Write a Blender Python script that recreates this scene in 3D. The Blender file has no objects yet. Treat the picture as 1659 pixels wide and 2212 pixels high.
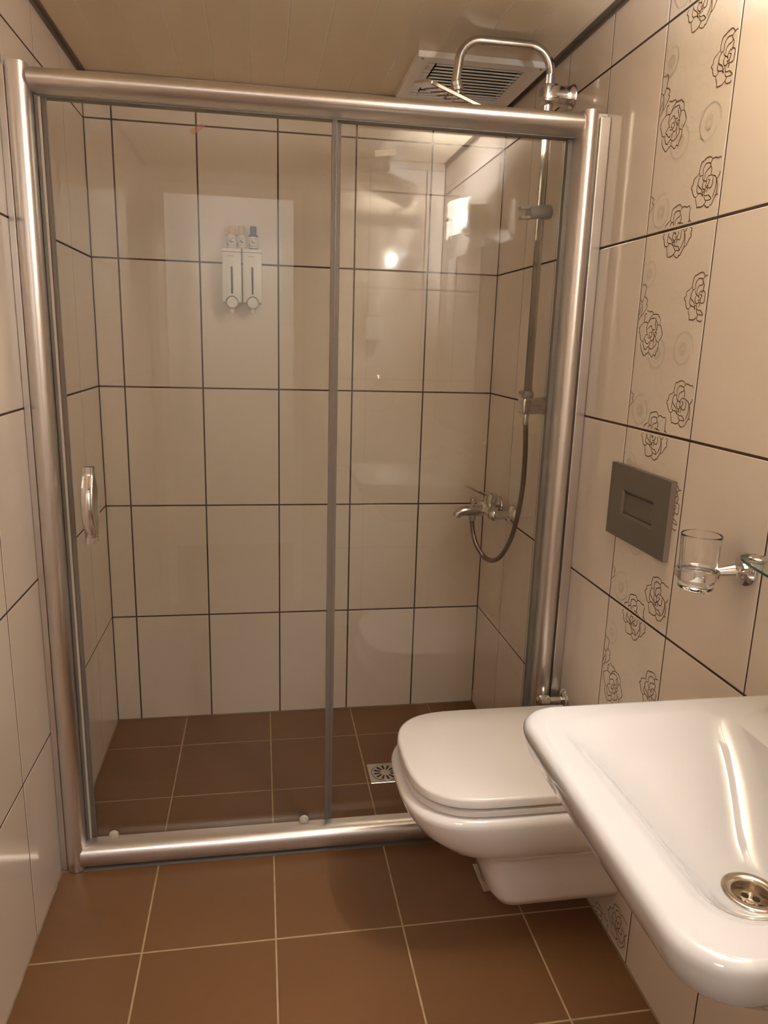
import bpy, bmesh, math, random
from mathutils import Vector, Matrix, Euler
random.seed(7)
sc = bpy.context.scene
C = sc.collection
PI = math.pi

# ------------------------------------------------------------------ camera, world, light, exposure
W = 1.3322          # width of the room (x), back wall at y=0, floor at z=0
H = 2.13            # ceiling
cd = bpy.data.cameras.new('camera'); cam = bpy.data.objects.new('camera', cd); C.objects.link(cam)
cam.location = (0.52365, -2.5447, 1.36914)
cam.rotation_euler = Euler((1.34249, -0.02862, -0.16278), 'XYZ')
cd.sensor_fit = 'HORIZONTAL'; cd.sensor_width = 36.0; cd.lens = 1581.32 / 1659 * 36.0
cd.clip_start = 0.02; cd.clip_end = 50
sc.camera = cam
world = bpy.data.worlds.new('world'); sc.world = world; world.use_nodes = True
world.node_tree.nodes['Background'].inputs[0].default_value = (0.9, 0.85, 0.75, 1)
world.node_tree.nodes['Background'].inputs[1].default_value = 0.05
sc.view_settings.view_transform = 'Standard'; sc.view_settings.look = 'None'
sc.view_settings.exposure = 1.32; sc.view_settings.gamma = 1.0
LAMP_POWER = 18.0          # vanity lamp above the mirror
LAMP_COLOR = (1.0, 0.965, 0.97)
HALL_POWER = 11.0
sc.cycles.max_bounces = 14; sc.cycles.diffuse_bounces = 10; sc.cycles.glossy_bounces = 6
sc.cycles.transmission_bounces = 10; sc.cycles.transparent_max_bounces = 24
sc.cycles.caustics_reflective = False; sc.cycles.caustics_refractive = False
sc.cycles.sample_clamp_indirect = 4.0

def area_light(name, loc, rot, sx, sy, power, color):
    l = bpy.data.lights.new(name, 'AREA'); l.shape = 'RECTANGLE'; l.size = sx; l.size_y = sy
    l.energy = power; l.color = color
    o = bpy.data.objects.new(name, l); o.location = loc; o.rotation_euler = rot; C.objects.link(o); return o
area_light('hall_ceiling_light', (0.4, -3.25, 2.36), (0, 0, 0), 0.5, 0.5, HALL_POWER, (1.0, 0.96, 0.94))
def point_light(name, loc, r, power, color):
    l = bpy.data.lights.new(name, 'POINT'); l.energy = power; l.color = color; l.shadow_soft_size = r
    o = bpy.data.objects.new(name, l); o.location = loc; C.objects.link(o); return o

# ------------------------------------------------------------------ materials
def new_mat(name):
    m = bpy.data.materials.new(name); m.use_nodes = True
    return m, m.node_tree, m.node_tree.nodes['Principled BSDF']
def pbr(name, col, rough=0.5, metal=0.0, noise=0.0, nscale=8.0, bump=0.0, bscale=60.0, spec=0.5, coat=0.0, stretch=None, rnoise=0.0, emis=None, estr=0.0):
    m, nt, b = new_mat(name)
    b.inputs['Base Color'].default_value = (*col, 1); b.inputs['Roughness'].default_value = rough
    b.inputs['Metallic'].default_value = metal; b.inputs['Specular IOR Level'].default_value = spec
    b.inputs['Coat Weight'].default_value = coat
    tc = nt.nodes.new('ShaderNodeTexCoord'); mp = nt.nodes.new('ShaderNodeMapping')
    nt.links.new(tc.outputs['Object'], mp.inputs[0])
    if stretch: mp.inputs['Scale'].default_value = stretch
    if noise > 0 or rnoise > 0:
        n = nt.nodes.new('ShaderNodeTexNoise'); n.inputs['Scale'].default_value = nscale; n.inputs['Detail'].default_value = 4
        nt.links.new(mp.outputs[0], n.inputs['Vector'])
        if noise > 0:
            r = nt.nodes.new('ShaderNodeMix'); r.data_type = 'RGBA'
            r.inputs['A'].default_value = (*[c * (1 - noise) for c in col], 1)
            r.inputs['B'].default_value = (*[min(1, c * (1 + noise)) for c in col], 1)
            nt.links.new(n.outputs['Fac'], r.inputs['Factor']); nt.links.new(r.outputs['Result'], b.inputs['Base Color'])
        if rnoise > 0:
            k = nt.nodes.new('ShaderNodeMapRange'); k.inputs['To Min'].default_value = max(0.02, rough - rnoise); k.inputs['To Max'].default_value = rough + rnoise
            nt.links.new(n.outputs['Fac'], k.inputs['Value']); nt.links.new(k.outputs[0], b.inputs['Roughness'])
    if bump > 0:
        n2 = nt.nodes.new('ShaderNodeTexNoise'); n2.inputs['Scale'].default_value = bscale; n2.inputs['Detail'].default_value = 3
        bp = nt.nodes.new('ShaderNodeBump'); bp.inputs['Strength'].default_value = bump; bp.inputs['Distance'].default_value = 0.002
        nt.links.new(mp.outputs[0], n2.inputs['Vector']); nt.links.new(n2.outputs['Fac'], bp.inputs['Height']); nt.links.new(bp.outputs[0], b.inputs['Normal'])
    if emis:
        b.inputs['Emission Color'].default_value = (*emis, 1); b.inputs['Emission Strength'].default_value = estr
    return m
def thin_glass(name, tint=(0.97, 0.985, 0.975), ior=1.5, rough=0.0, frost=0.0, frost_col=(1, 1, 1)):
    m = bpy.data.materials.new(name); m.use_nodes = True; nt = m.node_tree; nt.nodes.clear()
    out = nt.nodes.new('ShaderNodeOutputMaterial'); fr = nt.nodes.new('ShaderNodeFresnel'); fr.inputs[0].default_value = ior
    tr = nt.nodes.new('ShaderNodeBsdfTransparent'); tr.inputs[0].default_value = (*tint, 1)
    gl = nt.nodes.new('ShaderNodeBsdfGlossy'); gl.inputs['Roughness'].default_value = rough
    geo = nt.nodes.new('ShaderNodeNewGeometry')
    mx = nt.nodes.new('ShaderNodeMixShader')
    # same reflectance seen from outside and from inside the sheet
    mi = nt.nodes.new('ShaderNodeMix'); mi.data_type = 'FLOAT'; mi.inputs['A'].default_value = ior; mi.inputs['B'].default_value = 1.0 / ior
    nt.links.new(geo.outputs['Backfacing'], mi.inputs['Factor']); nt.links.new(mi.outputs['Result'], fr.inputs[0])
    nt.links.new(fr.outputs[0], mx.inputs[0]); nt.links.new(tr.outputs[0], mx.inputs[1]); nt.links.new(gl.outputs[0], mx.inputs[2])
    last = mx
    if frost > 0:
        tl = nt.nodes.new('ShaderNodeBsdfTranslucent'); tl.inputs[0].default_value = (*frost_col, 1)
        df = nt.nodes.new('ShaderNodeBsdfDiffuse'); df.inputs[0].default_value = (*frost_col, 1)
        md = nt.nodes.new('ShaderNodeMixShader'); md.inputs[0].default_value = 0.5
        nt.links.new(tl.outputs[0], md.inputs[1]); nt.links.new(df.outputs[0], md.inputs[2])
        m2 = nt.nodes.new('ShaderNodeMixShader'); m2.inputs[0].default_value = frost
        nt.links.new(mx.outputs[0], m2.inputs[1]); nt.links.new(md.outputs[0], m2.inputs[2]); last = m2
    nt.links.new(last.outputs[0], out.inputs[0]); return m
M = {}
M['tile'] = pbr('cream_glazed_tile', (0.79, 0.71, 0.635), 0.07, noise=0.02, nscale=3, bump=0.05, bscale=9, rnoise=0.02)
M['grout'] = pbr('dark_brown_grout', (0.062, 0.032, 0.019), 0.9, noise=0.3, nscale=40)
M['decor'] = pbr('cream_satin_decor_tile', (0.77, 0.70, 0.62), 0.30, noise=0.02, nscale=5)
M['rose'] = pbr('brown_rose_print', (0.14, 0.075, 0.035), 0.35, noise=0.2, nscale=30)
M['swirl'] = pbr('pale_grey_swirl_print', (0.69, 0.62, 0.54), 0.3, noise=0.03)
M['swirl2'] = pbr('grey_swirl_print', (0.685, 0.615, 0.53), 0.3, noise=0.03)
M['floor'] = pbr('brown_floor_tile', (0.170, 0.082, 0.033), 0.42, noise=0.10, nscale=5, bump=0.12, bscale=180, spec=0.45)
M['fgrout'] = pbr('tan_floor_grout', (0.42, 0.31, 0.18), 0.9, noise=0.35, nscale=25)
M['ceil'] = pbr('cream_plastic_ceiling', (0.78, 0.66, 0.48), 0.30, noise=0.04, nscale=3)
M['ceilgroove'] = pbr('pale_plastic_groove', (0.80, 0.76, 0.66), 0.4, noise=0.03)
M['trim'] = pbr('brown_grey_ceiling_trim', (0.16, 0.125, 0.09), 0.5, metal=0.3, noise=0.3, nscale=20)
M['alu'] = pbr('brushed_aluminium', (0.78, 0.74, 0.72), 0.31, metal=1.0, noise=0.03, nscale=4, rnoise=0.03)
M['gasket'] = pbr('grey_rubber_seal', (0.16, 0.145, 0.125), 0.45, noise=0.1)
M['clearseal'] = thin_glass('translucent_seal', (.78, .74, .71), 1.45, rough=.25, frost=.5, frost_col=(.42, .37, .35))
M['seal'] = pbr('pale_plastic_seal', (0.55, 0.49, 0.42), 0.35, noise=0.05)
M['glass'] = thin_glass('shower_glass', (0.955, 0.96, 0.945), 1.52)
M['chrome'] = pbr('chrome', (0.80, 0.78, 0.76), 0.07, metal=1.0, rnoise=0.03, nscale=12)
M['wornchrome'] = pbr('worn_chrome', (0.70, 0.67, 0.63), 0.16, metal=1.0, noise=0.15, nscale=20, rnoise=0.08)
M['greyplastic'] = pbr('grey_plastic', (0.34, 0.31, 0.29), 0.35, noise=0.05)
M['hose'] = pbr('metal_shower_hose', (0.24, 0.185, 0.145), 0.34, metal=1.0, noise=0.1, nscale=40)
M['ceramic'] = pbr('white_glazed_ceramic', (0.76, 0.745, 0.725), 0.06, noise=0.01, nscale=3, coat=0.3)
M['basin'] = pbr('basin_glazed_ceramic', (0.49, 0.482, 0.47), 0.06, noise=0.01, nscale=3, coat=0.3)  # white ceramic with its colour darkened to offset the strong lamp light above
M['seat'] = pbr('white_plastic_seat', (0.74, 0.715, 0.685), 0.28, noise=0.01, nscale=3)
M['plastic'] = pbr('white_plastic', (0.90, 0.89, 0.86), 0.3, noise=0.02)
M['darkslot'] = pbr('dark_plastic', (0.03, 0.025, 0.025), 0.3, noise=0.1)
M['void'] = pbr('dark_cavity', (0.010, 0.008, 0.006), 0.8, noise=0.1)
M['flush'] = pbr('satin_steel_plate', (0.235, 0.21, 0.18), 0.38, metal=0.8, noise=0.06, nscale=10, stretch=(1, 1, 12), rnoise=0.05)
M['litplate'] = pbr('lit_plate_metal', (0.36, 0.32, 0.29), 0.4, metal=0.7, noise=0.05)  # lighter copy of the plate steel, light on its side put into the colour
M['steel'] = pbr('steel', (0.62, 0.58, 0.52), 0.22, metal=1.0, noise=0.1, nscale=30, rnoise=0.05)
M['brass'] = pbr('worn_drain_metal', (0.58, 0.50, 0.40), 0.22, metal=1.0, noise=0.15, nscale=60)
M['black'] = pbr('black_plastic', (0.018, 0.014, 0.012), 0.3, noise=0.1)
M['teal'] = pbr('dark_teal_bottle', (0.012, 0.06, 0.07), 0.12, noise=0.1)
M['label'] = pbr('white_paper_label', (0.72, 0.68, 0.63), 0.5, noise=0.02)
M['ink'] = pbr('brown_label_ink', (0.16, 0.10, 0.09), 0.5, noise=0.1)
M['orange'] = pbr('orange_brown_ink', (0.45, 0.22, 0.12), 0.5, noise=0.1)
M['cap'] = pbr('pale_wood_cap', (0.62, 0.46, 0.27), 0.5, noise=0.08, nscale=30)
M['amber'] = pbr('clear_yellow_bottle', (0.70, 0.56, 0.36), 0.12, noise=0.05)
M['mirror'] = pbr('mirror_silver', (0.90, 0.91, 0.90), 0.015, metal=1.0, rnoise=0.005)
M['white_wall'] = pbr('white_painted_wall', (0.78, 0.75, 0.71), 0.6, noise=0.02, bump=0.1, bscale=80)
M['beige_wall'] = pbr('beige_painted_wall', (0.52, 0.45, 0.36), 0.6, noise=0.02, bump=0.1, bscale=80)
M['wood_floor'] = pbr('brown_hall_floor', (0.20, 0.13, 0.08), 0.5, noise=0.2, nscale=3, stretch=(1, 12, 1))
M['redtape'] = pbr('red_residue', (0.62, 0.20, 0.15), 0.5, noise=0.2, nscale=60)
M['whitetape'] = pbr('white_tape', (0.80, 0.76, 0.66), 0.5, noise=0.05)
M['silicone'] = pbr('stained_silicone', (0.30, 0.22, 0.15), 0.6, noise=0.5, nscale=20)
M['lampglass'] = thin_glass('lamp_glass', (0.96, 0.97, 0.94), 1.5, frost=0.70, frost_col=(0.93, 0.92, 0.85))
M['bulb'] = pbr('lamp_tube', (1, 1, 1), 0.5, noise=0.01, emis=LAMP_COLOR, estr=45.0)
def real_glass(name, col=(1, 1, 1), ior=1.48):
    m, nt, b = new_mat(name)
    b.inputs['Base Color'].default_value = (*col, 1); b.inputs['Transmission Weight'].default_value = 1.0
    b.inputs['Roughness'].default_value = 0.01; b.inputs['IOR'].default_value = ior
    n = nt.nodes.new('ShaderNodeTexNoise'); n.inputs['Scale'].default_value = 25
    k = nt.nodes.new('ShaderNodeMapRange'); k.inputs['To Min'].default_value = 0.0; k.inputs['To Max'].default_value = 0.02
    nt.links.new(n.outputs['Fac'], k.inputs['Value']); nt.links.new(k.outputs[0], b.inputs['Roughness']); return m
M['tumbler'] = real_glass('tumbler_glass')
M['shelfglass'] = thin_glass('shelf_glass', (0.90, 0.96, 0.92), 1.5)
M['greenedge'] = pbr('green_glass_edge', (0.03, 0.12, 0.085), 0.15, noise=0.1)

# ------------------------------------------------------------------ mesh helpers
def link(name, bm, mats, parent=None, smooth=False, angle=40):
    me = bpy.data.meshes.new(name)
    bmesh.ops.recalc_face_normals(bm, faces=bm.faces[:])
    bm.to_mesh(me); bm.free()
    if not isinstance(mats, (list, tuple)): mats = [mats]
    for m in mats: me.materials.append(m)
    o = bpy.data.objects.new(name, me); C.objects.link(o)
    if smooth:
        for p in me.polygons: p.use_smooth = True
        me.set_sharp_from_angle(angle=math.radians(angle))
    if parent:
        o.parent = parent
        o.matrix_parent_inverse = Matrix.Translation(parent.location).inverted() if parent.parent is None and parent.type == 'EMPTY' else parent_inv(parent)
    return o
def parent_inv(p):
    m = Matrix.Translation(p.location)
    return m.inverted()
def tag(o, label, cat, group=None):
    o['label'] = label; o['category'] = cat
    if group: o['group'] = group
    return o
def struct(o): o['kind'] = 'structure'; return o
def thing(name, label, cat, loc=(0, 0, 0), group=None):
    o = bpy.data.objects.new(name, None); o.location = loc; o.empty_display_size = 0.05; C.objects.link(o)
    return tag(o, label, cat, group)
def box(bm, x0, x1, y0, y1, z0, z1, mi=0, bev=0.0, seg=2):
    r = bmesh.ops.create_cube(bm, size=1.0)
    vs = r['verts']
    for v in vs:
        v.co = Vector((x0 + (v.co.x + .5) * (x1 - x0), y0 + (v.co.y + .5) * (y1 - y0), z0 + (v.co.z + .5) * (z1 - z0)))
    fs = set(f for v in vs for f in v.link_faces)
    for f in fs: f.material_index = mi
    if bev > 0:
        es = list(set(e for v in vs for e in v.link_edges))
        rr = bmesh.ops.bevel(bm, geom=es, offset=bev, segments=seg, profile=0.5, affect='EDGES')
        for f in rr['faces']: f.material_index = mi
    return vs
def frame_from(d):
    d = Vector(d).normalized(); up = Vector((0, 0, 1)) if abs(d.z) < 0.9 else Vector((0, 1, 0))
    a = d.cross(up).normalized(); b = a.cross(d).normalized(); return a, b
def lathe(bm, prof, origin=(0, 0, 0), axis=(0, 0, 1), n=40, mi=0, cap=True):
    """prof: list of (radius, distance along axis)"""
    ax = Vector(axis).normalized(); a, b = frame_from(ax); o = Vector(origin); rings = []
    for r, t in prof:
        if r < 1e-6: rings.append([bm.verts.new(o + ax * t)])
        else: rings.append([bm.verts.new(o + ax * t + (a * math.cos(2 * PI * k / n) + b * math.sin(2 * PI * k / n)) * r) for k in range(n)])
    for i in range(len(rings) - 1):
        p, q = rings[i], rings[i + 1]
        for k in range(n):
            k2 = (k + 1) % n
            if len(p) == 1 and len(q) == 1: continue
            if len(p) == 1: f = bm.faces.new((p[0], q[k2], q[k]))
            elif len(q) == 1: f = bm.faces.new((p[k], p[k2], q[0]))
            else: f = bm.faces.new((p[k], p[k2], q[k2], q[k]))
            f.material_index = mi
    if cap:
        for rg in (rings[0], rings[-1]):
            if len(rg) > 1: bm.faces.new(rg).material_index = mi
def cyl(bm, p0, p1, r, n=24, mi=0, r1=None, bev=0.0):
    p0 = Vector(p0); p1 = Vector(p1); L = (p1 - p0).length
    r1 = r if r1 is None else r1
    if bev > 0: prof = [(r - bev, 0), (r - bev * .3, bev * .3), (r, bev), (r1, L - bev), (r1 - bev * .3, L - bev * .3), (r1 - bev, L)]
    else: prof = [(r, 0), (r1, L)]
    lathe(bm, prof, p0, p1 - p0, n, mi)
def smooth_path(pts, k=8):
    pts = [Vector(p) for p in pts]; out = []
    for i in range(len(pts) - 1):
        p0 = pts[max(i - 1, 0)]; p1 = pts[i]; p2 = pts[i + 1]; p3 = pts[min(i + 2, len(pts) - 1)]
        for j in range(k):
            t = j / k
            out.append(0.5 * ((2 * p1) + (-p0 + p2) * t + (2 * p0 - 5 * p1 + 4 * p2 - p3) * t * t + (-p0 + 3 * p1 - 3 * p2 + p3) * t ** 3))
    out.append(pts[-1]); return out
def tube(bm, pts, r, n=16, mi=0, closed=False):
    """r: number or function of the arc fraction / index"""
    pts = [Vector(p) for p in pts]; N = len(pts); rings = []; prev = None
    for i in range(N):
        if closed: d = pts[(i + 1) % N] - pts[i - 1]
        else: d = pts[min(i + 1, N - 1)] - pts[max(i - 1, 0)]
        d.normalize()
        if prev is None: a, b = frame_from(d)
        else:
            a = prev - d * prev.dot(d); a.normalize(); b = d.cross(a)
        prev = a; rr = r(i, N) if callable(r) else r
        rings.append([bm.verts.new(pts[i] + (a * math.cos(2 * PI * k / n) + b * math.sin(2 * PI * k / n)) * rr) for k in range(n)])
    rng = range(N) if closed else range(N - 1)
    for i in rng:
        p, q = rings[i], rings[(i + 1) % N]
        if closed and i == N - 1:   # match the seam
            best = min(range(n), key=lambda s: (q[s].co - p[0].co).length)
            q = q[best:] + q[:best]
        for k in range(n):
            f = bm.faces.new((p[k], p[(k + 1) % n], q[(k + 1) % n], q[k])); f.material_index = mi
    if not closed:
        bm.faces.new(rings[0]).material_index = mi; bm.faces.new(rings[-1]).material_index = mi
def prism(bm, pts, d, mi=0):
    """closed polygon pts (3-D) swept by vector d"""
    d = Vector(d); a = [bm.verts.new(Vector(p)) for p in pts]; b = [bm.verts.new(Vector(p) + d) for p in pts]; n = len(pts)
    bm.faces.new(a).material_index = mi; bm.faces.new(b[::-1]).material_index = mi
    for i in range(n): bm.faces.new((a[i], a[(i + 1) % n], b[(i + 1) % n], b[i])).material_index = mi
def loft(bm, rings, mi=0, cap0=True, cap1=True):
    rs = [[bm.verts.new(Vector(p)) for p in r] for r in rings]; n = len(rs[0])
    for i in range(len(rs) - 1):
        for k in range(n): bm.faces.new((rs[i][k], rs[i][(k + 1) % n], rs[i + 1][(k + 1) % n], rs[i + 1][k])).material_index = mi
    if cap0: bm.faces.new(rs[0]).material_index = mi
    if cap1: bm.faces.new(rs[-1]).material_index = mi
    return rs
def rrect(x0, x1, y0, y1, r, n=8, r_list=None):
    """rounded rectangle outline in plan, counter-clockwise; r_list = radii at (x0,y0),(x1,y0),(x1,y1),(x0,y1)"""
    rl = r_list or [r] * 4; out = []
    for (cx, cy, sx, sy, a0), rr in zip(((x0, y0, 1, 1, PI), (x1, y0, -1, 1, 1.5 * PI), (x1, y1, -1, -1, 0), (x0, y1, 1, -1, .5 * PI)), rl):
        for k in range(n + 1):
            a = a0 + (PI / 2) * k / n
            out.append((cx + sx * rr + math.cos(a) * rr, cy + sy * rr + math.sin(a) * rr))
    return out

# ------------------------------------------------------------------ room shell
JG = 0.0050        # joint width
def tiled(name, origin, ud, vd, nd, us, vs, mats, skip=None, decor=None, bev=0.0012, depth=0.0016, grout_i=1, ju=None):
    """tiles as bevelled slabs standing `depth` proud of the grout plane; us, vs are the joint centres"""
    bm = bmesh.new(); O = Vector(origin); U = Vector(ud); V = Vector(vd); N = Vector(nd)
    P = lambda u, v, h: bm.verts.new(O + U * u + V * v + N * h)
    u0, u1, v0, v1 = us[0], us[-1], vs[0], vs[-1]
    f = bm.faces.new([P(u0, v0, -depth * .6), P(u1, v0, -depth * .6), P(u1, v1, -depth * .6), P(u0, v1, -depth * .6)]); f.material_index = grout_i
    for i in range(len(us) - 1):
        for j in range(len(vs) - 1):
            jw = (ju or JG) / 2; a, b, c, d = us[i] + jw, us[i + 1] - jw, vs[j] + JG / 2, vs[j + 1] - JG / 2
            if b - a < 0.004 or d - c < 0.004: continue
            mi = 2 if decor and decor(i, j) else 0
            outer = [P(a, c, -depth), P(b, c, -depth), P(b, d, -depth), P(a, d, -depth)]
            mid = [P(a, c, -bev * .55), P(b, c, -bev * .55), P(b, d, -bev * .55), P(a, d, -bev * .55)]
            e = bev; inner = [P(a + e, c + e, 0), P(b - e, c + e, 0), P(b - e, d - e, 0), P(a + e, d - e, 0)]
            bm.faces.new(inner).material_index = mi
            for k in range(4):
                bm.faces.new((outer[k], outer[(k + 1) % 4], mid[(k + 1) % 4], mid[k])).material_index = mi
                bm.faces.new((mid[k], mid[(k + 1) % 4], inner[(k + 1) % 4], inner[k])).material_index = mi
    return bm
def back_slab(bm, O, U, V, N, u0, u1, v0, v1, t, mi):
    O = Vector(O); U = Vector(U); V = Vector(V); N = Vector(N)
    pts = [O + U * u0 + V * v0 - N * .0016, O + U * u1 + V * v0 - N * .0016, O + U * u1 + V * v1 - N * .0016, O + U * u0 + V * v1 - N * .0016]
    prism(bm, pts, -N * t, mi)
Z1, PR = 0.39715, 0.402
zs = [0.0] + [Z1 + PR * k for k in range(5)] + [H + .01]
# back wall
us = [0.0] + [0.08179 + 0.25081 * k for k in range(5)] + [W]
bm = tiled('wall_back', (0, 0, 0), (1, 0, 0), (0, 0, 1), (0, -1, 0), us, zs, None)
back_slab(bm, (0, 0, 0), (1, 0, 0), (0, 0, 1), (0, -1, 0), -.1, W + .1, -.1, H + .1, .1, 1)
struct(link('wall_back', bm, [M['tile'], M['grout']]))
# left wall, u runs towards the camera
YE = -2.72
us = [0.0] + [0.2430 + 0.2545 * k for k in range(9)] + [-YE]
bm = tiled('wall_left', (0, 0, 0), (0, -1, 0), (0, 0, 1), (1, 0, 0), us, zs, None)
back_slab(bm, (0, 0, 0), (0, -1, 0), (0, 0, 1), (1, 0, 0), 0, -YE, -.1, H + .1, .1, 1)
struct(link('wall_left', bm, [M['tile'], M['grout']]))
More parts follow.
